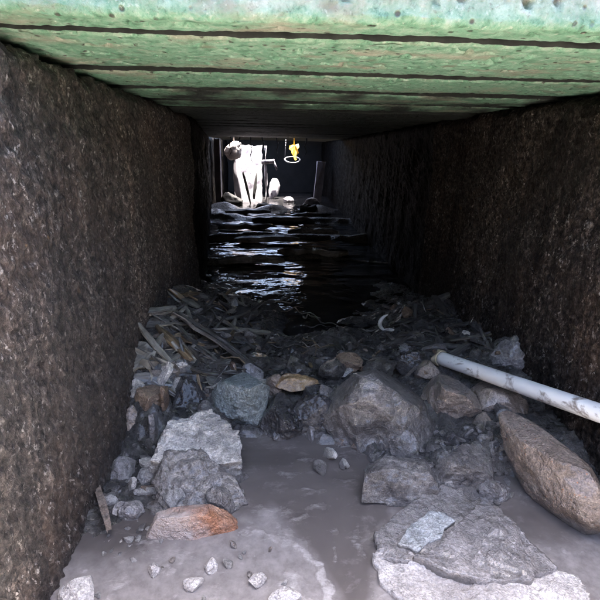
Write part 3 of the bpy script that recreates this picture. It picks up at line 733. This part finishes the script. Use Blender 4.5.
ring_tube('pipe_body', .0170, .0142, Lp, M['pipe'], pp)
ring_tube('torn_rim', .0205, .0178, .012, M['cream'], pp, z0=-.006, rag=.006, n=6)

# bank of debris ---------------------------------------------------
def surf_normal(x, y):
    e = .03
    z = bed_base([x - e, x + e, x, x], [y, y, y - e, y + e])
    return Vector((-(z[1] - z[0]) / (2 * e), -(z[3] - z[2]) / (2 * e), 1)).normalized()
def shard_mesh(name, seed, L=.1, w=.02, t=.006, taper=.6):
    r = np.random.default_rng(seed); n = 9
    V, F = [], []
    bend = r.uniform(-.06, .06)
    for i in range(n):
        s = i / (n - 1); u = s * 2 - 1
        ww = w * (1 - taper * max(0, abs(u) - .45) / .55 * r.uniform(.5, 1.1)) * r.uniform(.88, 1.06)
        tt = t * r.uniform(.75, 1.1) * (1 - .5 * max(0, abs(u) - .7) / .3)
        cy = bend * L * u * u + r.uniform(-.06, .06) * w; cz = r.uniform(-.15, .15) * t
        x = u * L / 2
        pr = [(-.5, -.4), (-.2, -.5), (.5, -.42), (.5, .4), (.12, .55), (-.22, .40), (-.5, .45)]
        for (yy, zz) in pr:
            V.append((x + r.uniform(-.02, .02) * L * (1 if i in (0, n - 1) else .2), cy + yy * ww, cz + zz * tt))
    k = 7
    for i in range(n - 1):
        for j in range(k):
            F.append((i * k + j, i * k + (j + 1) % k, (i + 1) * k + (j + 1) % k, (i + 1) * k + j))
    me = bpy.data.meshes.new(name)
    me.from_pydata(V, [], F + [tuple(reversed(range(k))), tuple(range((n - 1) * k, n * k))])
    me.update(); return me
def lay(name, p0, p1, w, t, mat, seed, label, cat, group=None, taper=.6, lift=0.0, roll=0.0):
    """a stick or board lying from p0 to p1 (points in space)"""
    d = p1 - p0; L = d.length; c = (p0 + p1) / 2; xax = d.normalized()
    nrm = surf_normal(c.x, c.y); yax = nrm.cross(xax).normalized(); zax = xax.cross(yax)
    mt = Matrix((xax, yax, zax)).transposed().to_4x4() @ Matrix.Rotation(roll, 4, 'X')
    o = obj(name, shard_mesh(name, seed, L, w, t, taper), mat)
    o.matrix_world = Matrix.Translation(c + Vector((0, 0, lift))) @ mt
    return tag(o, label, cat, group)
def on_bed(px, py):
    """where the view ray first meets the bed"""
    r = ray(px, py); 
    ts = np.linspace(.55, 2.6, 240)
    pts = np.array([(CAM + r * t)[:] for t in ts])
    below = np.nonzero(pts[:, 2] < np.maximum(bed_z(pts[:, 0], pts[:, 1]), 0))[0]
    return Vector(pts[below[0]]) if len(below) else Vector(pts[-1])
def stick(px0, py0, px1, py1, w, t, mat, seed, label, name='plank', cat='plank', lift=.008, **kw):
    p0, p1 = on_bed(px0, py0), on_bed(px1, py1)
    return lay(name, p0 + Vector((0, 0, lift)), p1 + Vector((0, 0, lift)), w, t, mat, seed, label, cat, **kw)
stick(157, 334, 192, 369, .022, .008, M['wood_tan'], 1, 'tan weathered board with a bare raw face on the debris bank', lift=.022)
stick(176, 318, 262, 376, .030, .012, M['wood_dark'], 2, 'longest dark soaked plank slanting down the debris bank', lift=.018)
stick(186, 314, 256, 352, .022, .009, M['wood_dark'], 3, 'dark soaked plank lying just behind the longest one', lift=.016)
stick(172, 330, 232, 380, .016, .009, M['wood_dark'], 4, 'narrow dark plank in front of the longest plank', lift=.016)
stick(217, 321, 243, 337, .012, .006, M['wood_grey'], 5, 'short pale grey stick on the dark sludge beyond the planks', 'stick', 'stick', taper=.2, lift=.012)
stick(163, 372, 198, 350, .011, .006, M['wood_grey'], 6, 'pale split stick slanting beneath the tan board', 'stick', 'stick', lift=.016)
stick(140, 300, 158, 295, .016, .005, M['wood_grey'], 7, 'pale splinter at the top of the bank by the brown wall', 'stick', 'stick', lift=.014)
stick(183, 303, 200, 312, .024, .005, M['wood_grey'], 8, 'pale flat chip of board at the crest of the debris bank', 'board', 'board', lift=.014)
stick(182, 345, 205, 352, .016, .005, M['wood_tan'], 9, 'short tan sliver beside the tan weathered board', 'stick', 'stick', lift=.016)
stick(146, 318, 176, 310, .050, .010, M['card'], 10, 'brownish grey flat piece high on the debris bank', 'board', 'board', lift=.012, taper=.3)
stick(126, 372, 150, 352, .060, .010, M['wood_grey'], 11, 'pale grey flat board leaning on the foot of the brown wall', 'board', 'board', lift=.016, taper=.3)
stick(150, 388, 162, 340, .012, .006, M['wood_grey'], 12, 'thin grey stick standing up the bank beside the wall board', 'stick', 'stick', lift=.02)
stick(395, 330, 440, 312, .016, .007, M['wood_dark'], 13, 'dark stick lying towards the dark wall beyond the white curl', 'stick', 'stick', lift=.012)
stick(425, 352, 470, 338, .020, .008, M['wood_dark'], 14, 'dark soaked board behind the end of the white pipe', 'board', 'board', lift=.014)
stick(440, 305, 452, 290, .014, .006, M['wood_grey'], 15, 'greyish stick leaning at the dark wall', 'stick', 'stick', lift=.012)
stick(400, 345, 470, 352, .022, .008, M['wood_dark'], 16, 'dark flat lath across the bank beside the pipe end', 'board', 'board', lift=.012)
stick(452, 352, 512, 338, .014, .006, M['wood_grey'], 17, 'grey lath touching the purplish grey rock', 'stick', 'stick', lift=.03)
stick(93, 478, 112, 540, .012, .008, M['beige'], 18, 'long pale splinter at the foot of the brown wall', 'stick', 'stick', lift=.02)
stick(134, 495, 168, 492, .012, .007, M['white'], 19, 'white bar-shaped chip in the water beside the grey layered rock', 'stick', 'stick', lift=.006, taper=.2)

# white curl
c = on_bed(387, 332)
pts = [(c.x + .024 * math.cos(t) * 1.0, c.y + .004 * math.sin(t * 2), c.z + .030 + .026 * math.sin(t)) for t in np.linspace(R(95), R(262), 12)]
tag(tube('plastic_curl', pts, .005, M['scrap_white'], radii=[.001 + .0055 * math.sin(math.pi * (i + .4) / 12.5) for i in range(12)]), 'white crescent-shaped curl of plastic on the black sludge', 'plastic scrap')

# scattered splinters and chips
MV = [shard_mesh('splinter', 200 + k, (.09, .075, .085, .07, .06, .10)[k], (.006, .014, .020, .009, .008, .005)[k], (.005, .006, .007, .004, .004, .005)[k], (.3, .7, .5, .5, .6, .2)[k]) for k in range(6)]
for k, me in enumerate(MV): me.materials.append(M[('wood_dark', 'wood_dark', 'wood_dark', 'wood_grey', 'wood_tan', 'wood_dark')[k]])
LM = [(176, 352, 'the tan weathered board'), (215, 345, 'the longest dark plank'), (230, 328, 'the short pale grey stick'), (150, 300, 'the top of the brown wall bank'), (138, 360, 'the flat board by the brown wall'),
      (240, 400, 'the bluish grey rock'), (296, 382, 'the tan orange stone'), (280, 425, 'the dark wet rocks'), (377, 365, 'the top of the big boulder'), (348, 363, 'the small brown stone'), (387, 332, 'the white curl'),
      (440, 352, 'the pipe end'), (505, 350, 'the purplish rock'), (430, 315, 'the stick by the dark wall'), (195, 430, 'the pale whitish rock'), (195, 480, 'the grey layered rock'), (190, 522, 'the orange brick'),
      (110, 510, 'the long pale splinter'), (80, 590, 'the white lump'), (400, 485, 'the chip-crusted rock'), (460, 465, 'the lumpy pale rock'), (425, 520, 'the pale patched slate'), (510, 470, 'the rust-brown boulder'), (310, 320, 'the black pool'), (150, 400, 'the soft tan block'), (285, 560, 'the curved scum line'), (445, 400, 'the pinkish beige rock')]
def by(x, y, z):
    u, v = project(np.array([[x, y, z]]))
    return min(LM, key=lambda q: (q[0] - u[0]) ** 2 + (q[1] - v[0]) ** 2)[2]
def size_word(s, lo, hi): return 'tiny' if s < lo else 'small' if s < hi else 'larger'
def put(me, name, x, y, z, s, label, cat, group, spin, tilt=.35):
    n = surf_normal(x, y)
    q = n.to_track_quat('Z', 'Y').to_matrix().to_4x4() @ Euler((random.gauss(0, tilt), random.gauss(0, tilt), spin)).to_matrix().to_4x4()
    o = obj(name, me); o.matrix_world = Matrix.Translation((x, y, z)) @ q @ Matrix.Diagonal((s[0], s[1], s[2], 1))
    return tag(o, label, cat, group)
def splinters(n, region, kinds, smin, smax):
    x0, y0, x1, y1 = region
    for k in range(n):
        px, py = random.uniform(x0, x1), random.uniform(y0, y1)
        p = on_bed(px, py)
        if not (float(xl(p.y)) + .02 < p.x < float(xr(p.y)) - .02): continue
        j = random.choice(kinds); s = random.uniform(smin, smax)
        put(MV[j], 'splinter', p.x, p.y, p.z + random.uniform(.003, .014), (s, s * random.uniform(.6, 1.9), s),
            f"{size_word(s, .7, 1.15)} {('black soaked', 'black soaked', 'dark soaked', 'grey', 'tan', 'dark soaked')[j]} wood splinter by {by(*p)}", 'splinter', 'splinters on the debris banks', random.gauss(-.7, .6))
splinters(105, (130, 296, 262, 350), [0, 1, 2, 3, 3, 4, 5, 5], .5, 1.7)
splinters(45, (135, 350, 225, 390), [0, 1, 3, 3, 4, 5], .5, 1.4)
splinters(35, (262, 340, 420, 372), [0, 1, 2, 5, 3, 4], .4, .9)
splinters(45, (385, 298, 505, 360), [0, 1, 2, 5, 5, 3], .6, 1.5)
def twig(px, py, L, ang, mat, what, seed):
    r = np.random.default_rng(seed); p = on_bed(px, py)
    pts, x, y, a = [], p.x - math.cos(ang) * L / 2, p.y - math.sin(ang) * L / 2, ang
    n = 9; lift = r.uniform(.004, .02)
    for k in range(n):
        z = float(bed_base([x], [y])[0]); x = min(max(x, float(xl(y)) + .025), float(xr(y)) - .025)
        pts.append((x, y, max(z, 0) + lift + .006 * math.sin(k * 1.3 + seed)))
        a += r.normal(0, .22); x += math.cos(a) * L / n; y += math.sin(a) * L / n
    rad = r.uniform(.0014, .0034)
    o = tube('twig', pts, rad, mat, seg=6, radii=[rad * (1 - .07 * k) for k in range(n)])
    tag(o, f"{what} twig by {by(*p)}", 'twig', 'twigs tangled in the debris')
for k in range(75):
    if k < 42: px, py = random.uniform(130, 262), random.uniform(298, 385)
    else: px, py = random.uniform(268, 505), random.uniform(305, 368)
    m_, w_ = random.choice([('wood_dark', 'black'), ('wood_dark', 'black'), ('wood_grey', 'pale grey'), ('wood_tan', 'brown')])
    L_ = random.uniform(.05, .2)
    twig(px, py, L_, random.uniform(-1.2, 1.0), M[m_], ('short ' if L_ < .1 else 'middling ' if L_ < .15 else 'long ') + w_, 700 + k)
SH = []
for k in range(6):
    me = rock_mesh('flat_shard', (.055, .04, .010), 820 + k, sub=3, flat=.4, rough=.05, smooth=False); SH.append(me)
for k, mk in enumerate(('pale', 'bank', 'slate', 'card', 'bank', 'chip')): SH[k].materials.append(M[mk])
SHN = ('pale', 'black', 'grey', 'brown', 'black', 'speckled grey')
for k in range(80):
    if k < 40: px, py = random.uniform(130, 262), random.uniform(300, 390)
    elif k < 58: px, py = random.uniform(268, 425), random.uniform(345, 376)
    else: px, py = random.uniform(385, 510), random.uniform(302, 362)
    p = on_bed(px, py)
    if not (float(xl(p.y)) + .03 < p.x < float(xr(p.y)) - .03): continue
    j = random.choice([0, 1, 1, 2, 3, 4, 5]); sc_ = random.uniform(.5, 1.5)
    put(SH[j], 'flat_shard', p.x, p.y, p.z + random.uniform(.0, .012), (sc_, sc_ * random.uniform(.6, 1.1), sc_), f"{size_word(sc_, .75, 1.15)} {SHN[j]} flat shard of stone by {by(*p)}", 'stone', 'flat shards on the debris banks', random.uniform(0, 6.28), tilt=.5)
for k in range(64):                              # flat broken pieces packed round the big rocks
    reg = ((108, 445, 160, 530), (150, 480, 245, 512), (365, 435, 505, 500), (300, 430, 372, 470), (470, 395, 520, 445))[k % 5]
    px, py = random.uniform(reg[0], reg[2]), random.uniform(reg[1], reg[3])
    p = on_bed(px, py)
    if not (float(xl(p.y)) + .03 < p.x < float(xr(p.y)) - .03): continue
    j = random.choice([0, 2, 2, 5, 5, 3]); sc_ = random.uniform(.35, .95)
    put(SH[j], 'flat_shard', p.x, p.y, p.z + random.uniform(.002, .012), (sc_, sc_ * random.uniform(.6, 1.1), sc_ * 1.3), f"{size_word(sc_, .55, .8)} {SHN[j]} flat shard of stone by {by(*p)}", 'stone', 'flat shards packed round the rocks', random.uniform(0, 6.28), tilt=.4)
# black snags lying across the channel further in, and roots hanging at the far roof edge
for q, (x, y, L, a) in enumerate([(-.12, 2.35, .34, .1), (.22, 2.55, .40, -.12), (-.05, 2.95, .42, .05), (.28, 3.25, .36, -.1), (-.22, 3.45, .40, .14), (.05, 3.85, .50, -.06), (.33, 4.1, .36, .1), (-.25, 4.3, .42, -.1)]):
    p0 = Vector((x - math.cos(a) * L / 2, y - math.sin(a) * L / 2, .022)); p1 = Vector((x + math.cos(a) * L / 2, y + math.sin(a) * L / 2, .028))
    lay('snag', p0, p1, .06 + .01 * (q % 3), .045, M['wood_dark'], 900 + q, 'black soaked snag lying across the dark water inside the culvert', 'snag', 'snags lying across the dark channel')
for q, (x, y, L) in enumerate([(-.47, 5.12, .22), (-.37, 5.1, .13), (-.25, 5.14, .26), (-.12, 5.1, .16), (.03, 5.12, .22), (.12, 5.15, .10), (.33, 5.1, .2)]):
    pts = [(x + .012 * math.sin(k * 1.7 + q), y + .008 * math.cos(k * 2 + q), .84 - .135 - L * k / 7 if k else .84) for k in range(8)]
    tag(tube('hanging_root', pts, .006, M['farblack'], seg=6, radii=[.008 - .0007 * k for k in range(8)]), 'thin black root hanging from the roof edge at the far opening', 'root', 'roots hanging at the far opening')
CH = {}
for mk in ('chip', 'bank', 'white', 'beige', 'dark'):
    CH[mk] = []
    for k in range(5):
        me = rock_mesh('stone_chip', (.03, .022, .014), 300 + k + 7 * len(mk), sub=3, facets=9, off=(.4, .8), rough=.05, smooth=False)
        me.materials.append(M[mk]); CH[mk].append(me)
def chips(n, region, kinds, smin, smax, label, group, sink=.2, waterline=False):
    x0, y0, x1, y1 = region
    for _ in range(n):
        px, py = random.uniform(x0, x1), random.uniform(y0, y1)
        p = at_z(px, py, 0.0) if waterline else on_bed(px, py)
        if not (float(xl(p.y)) + .015 < p.x < float(xr(p.y)) - .015): continue
        mk = random.choice(kinds); s = random.uniform(smin, smax) * (1.5 if random.random() < .12 else 1)
        put(random.choice(CH[mk]), 'stone_chip', p.x, p.y, p.z + .014 * s * (.5 - sink), (s, s * random.uniform(.7, 1.2), s * random.uniform(.7, 1.4)), f"{size_word(s, .55, .95)} {label[mk]} by {by(*p)}", 'stone', group, random.uniform(0, 6.28))
LB = {'chip': 'grey angular stone chip', 'bank': 'blackish stone chip', 'white': 'white stone', 'beige': 'beige stone chip', 'dark': 'dark wet stone chip'}
chips(70, (128, 300, 275, 400), ['bank', 'bank', 'beige', 'chip'], .4, 1.1, LB, 'stone chips among the rocks and debris')
chips(60, (268, 345, 420, 392), ['bank', 'bank', 'beige', 'chip', 'dark'], .4, 1.0, LB, 'stone chips among the rocks and debris')
chips(40, (380, 300, 520, 365), ['bank', 'bank', 'dark'], .5, 1.3, LB, 'stone chips among the rocks and debris')
chips(60, (368, 440, 505, 505), ['chip', 'chip', 'dark'], .5, 1.3, LB, 'stone chips among the rocks and debris')
chips(26, (110, 440, 160, 545), ['chip', 'dark', 'white'], .4, 1.0, LB, 'stone chips among the rocks and debris')
chips(16, (80, 535, 300, 600), ['white', 'white', 'beige'], .2, .5, LB, 'stone chips among the rocks and debris', waterline=True)
chips(8, (150, 495, 240, 540), ['white'], .3, .7, LB, 'stone chips among the rocks and debris', waterline=True)

# more broken stone packed between the large rocks
FILL = [((166, 376, 212, 414), .90, 'dark', 'dark purplish rock'), ((126, 442, 152, 474), .80, 'dark', 'dark rock'), ((104, 456, 138, 498), .72, 'slate', 'grey rock'), ((232, 424, 264, 444), .85, 'dark', 'dark rock'),
        ((316, 384, 336, 424), .90, 'grey', 'grey slivered rock'), ((332, 438, 366, 474), .80, 'grey', 'grey rock'), ((346, 456, 378, 494), .73, 'slate', 'dark grey rock'), ((424, 420, 446, 442), .84, 'grey', 'grey wedge of rock'),
        ((440, 434, 474, 456), .79, 'chip', 'pale grey rock'), ((470, 412, 494, 448), .80, 'beige', 'beige rock'), ((478, 440, 502, 474), .73, 'chip', 'pale grey rock'), ((446, 454, 478, 482), .71, 'white', 'whitish rock'),
        ((402, 466, 442, 496), .68, 'chip', 'grey rock'), ((318, 358, 346, 376), 1.0, 'bank', 'blackish rock'), ((362, 356, 398, 374), 1.0, 'bank', 'blackish rock'), ((394, 350, 428, 372), 1.02, 'dark', 'dark rock'),
        ((414, 360, 442, 380), .98, 'beige', 'brownish rock'), ((448, 330, 488, 352), 1.15, 'dark', 'dark rock'), ((408, 316, 444, 336), 1.28, 'dark', 'black rock'), ((468, 308, 502, 334), 1.25, 'dark', 'black rock'),
        ((126, 378, 150, 402), .88, 'pale', 'pale rock'), ((240, 352, 272, 372), 1.05, 'bank', 'blackish rock'), ((266, 374, 282, 394), .95, 'beige', 'brown rock'), ((302, 384, 326, 402), .93, 'dark', 'dark rock'),
        ((440, 482, 480, 504), .65, 'chip', 'grey rock'), ((478, 476, 508, 506), .65, 'slate', 'grey rock'), ((496, 396, 530, 420), .84, 'beige', 'beige rock'), ((205, 486, 236, 508), .63, 'chip', 'grey flake of rock'), ((160, 488, 186, 508), .63, 'white', 'white flake of rock'),
        ((136, 476, 160, 494), .70, 'white', 'whitish rock'), ((118, 500, 146, 520), .62, 'slate', 'grey rock'), ((196, 400, 216, 414), .86, 'slate', 'grey rock'), ((388, 430, 420, 470), .76, 'grey', 'grey slab of rock')]
for q, (bb, d, mk, what) in enumerate(FILL):
    cx, cy = (bb[0] + bb[2]) / 2, (bb[1] + bb[3]) / 2
    near2 = sorted(LM, key=lambda t: (t[0] - cx) ** 2 + (t[1] - cy) ** 2)
    k = (at_d(cx, cy, d) - CAM).dot(fwd) / F_PX
    rock('broken_rock', bb, d, (bb[2] - bb[0]) * k * .9, M[mk], 400 + 3 * q, f'{what} packed between {near2[0][2]} and {near2[1][2]}', hz=(bb[3] - bb[1]) * k * .95 + .02, facets=9, off=(.45, .8), rough=.06, sub=5, rot=(R(8 * math.sin(q)), R(9 * math.cos(q * 2)), 0))

# gravel too fine to pick apart: joined into one
GV, GF = [], []; gv, gf = ico(1)
def gravel(n, region, smin, smax, wl=False):
    for _ in range(n):
        px, py = random.uniform(region[0], region[2]), random.uniform(region[1], region[3])
        p = at_z(px, py, 0) if wl else on_bed(px, py)
        if not (float(xl(p.y)) + .012 < p.x < float(xr(p.y)) - .012): continue
        s = random.uniform(smin, smax); sc = np.array([s * random.uniform(.7, 1.5), s * random.uniform(.6, 1.2), s * random.uniform(.4, .8)])
        Q = gv * (1 + .35 * np.random.default_rng(len(GV)).uniform(-1, 1, (len(gv), 1))) * sc
        a = random.uniform(0, 6.28); ca, sa = math.cos(a), math.sin(a)
        Q = np.stack([Q[:, 0] * ca - Q[:, 1] * sa, Q[:, 0] * sa + Q[:, 1] * ca, Q[:, 2]], 1) + np.array(p[:])
        GF.append(gf + len(gv) * len(GV)); GV.append(Q)
gravel(480, (365, 425, 510, 508), .003, .010); gravel(200, (268, 350, 425, 395), .002, .007); gravel(240, (125, 300, 270, 420), .002, .007)
gravel(140, (100, 430, 165, 560), .002, .006); gravel(160, (380, 300, 520, 370), .003, .008)
gr = obj('gravel', mesh_np('gravel', np.concatenate(GV), np.concatenate(GF), False), M['chip']); gr['kind'] = 'stuff'
gr['label'] = 'fine wet gravel strewn between the rocks and over the banks'

# hanging scraps at the far opening
lump = rock_mesh('foam_lump', (.20, .14, .19), 141, sub=4, facets=5, off=(.8, .95), rough=.12)
lp = at_d(234, 151, 5.32)
fl = empty('foam_lump', lp, 'pinkish foam lump hanging from the roof edge at the far opening', 'foam')
obj('lump', lump, M['foamlump'], fl)
tube('strand', [(0, 0, .05), (.006, -.05, .16), (0, -.10, .29)], .006, M['foamlump'], fl)
def rag(bm):
    pts = [(-.05, .10), (-.02, .125), (.012, .112), (.05, .13), (.058, .085), (.04, .06), (.052, .02), (.022, .0), (.034, -.045), (.012, -.075), (.0, -.05), (-.012, -.02), (-.026, .012), (-.03, .04), (-.056, .06)]
    fr = [bm.verts.new((x, -.006 + .02 * math.sin(z * 25 + x * 60), z)) for x, z in pts]; bk = [bm.verts.new((x, .006 + .02 * math.sin(z * 25 + x * 60), z)) for x, z in pts]
    bm.faces.new(fr); bm.faces.new(list(reversed(bk)))
    for i in range(len(pts)): j = (i + 1) % len(pts); bm.faces.new((fr[j], fr[i], bk[i], bk[j]))
rp = at_d(294, 155, 5.32)
rg_ = empty('plastic_rag', rp, 'torn yellow plastic scrap hanging from the roof edge at the far opening', 'plastic scrap')
obj('scrap', bm_mesh('scrap', rag), M['yellow'], rg_, rot=(R(-25), 0, 0))
tube('strand', [(0, .045, .10), (0, 0, .18), (.004, -.10, .29)], .005, M['yellow'], rg_)
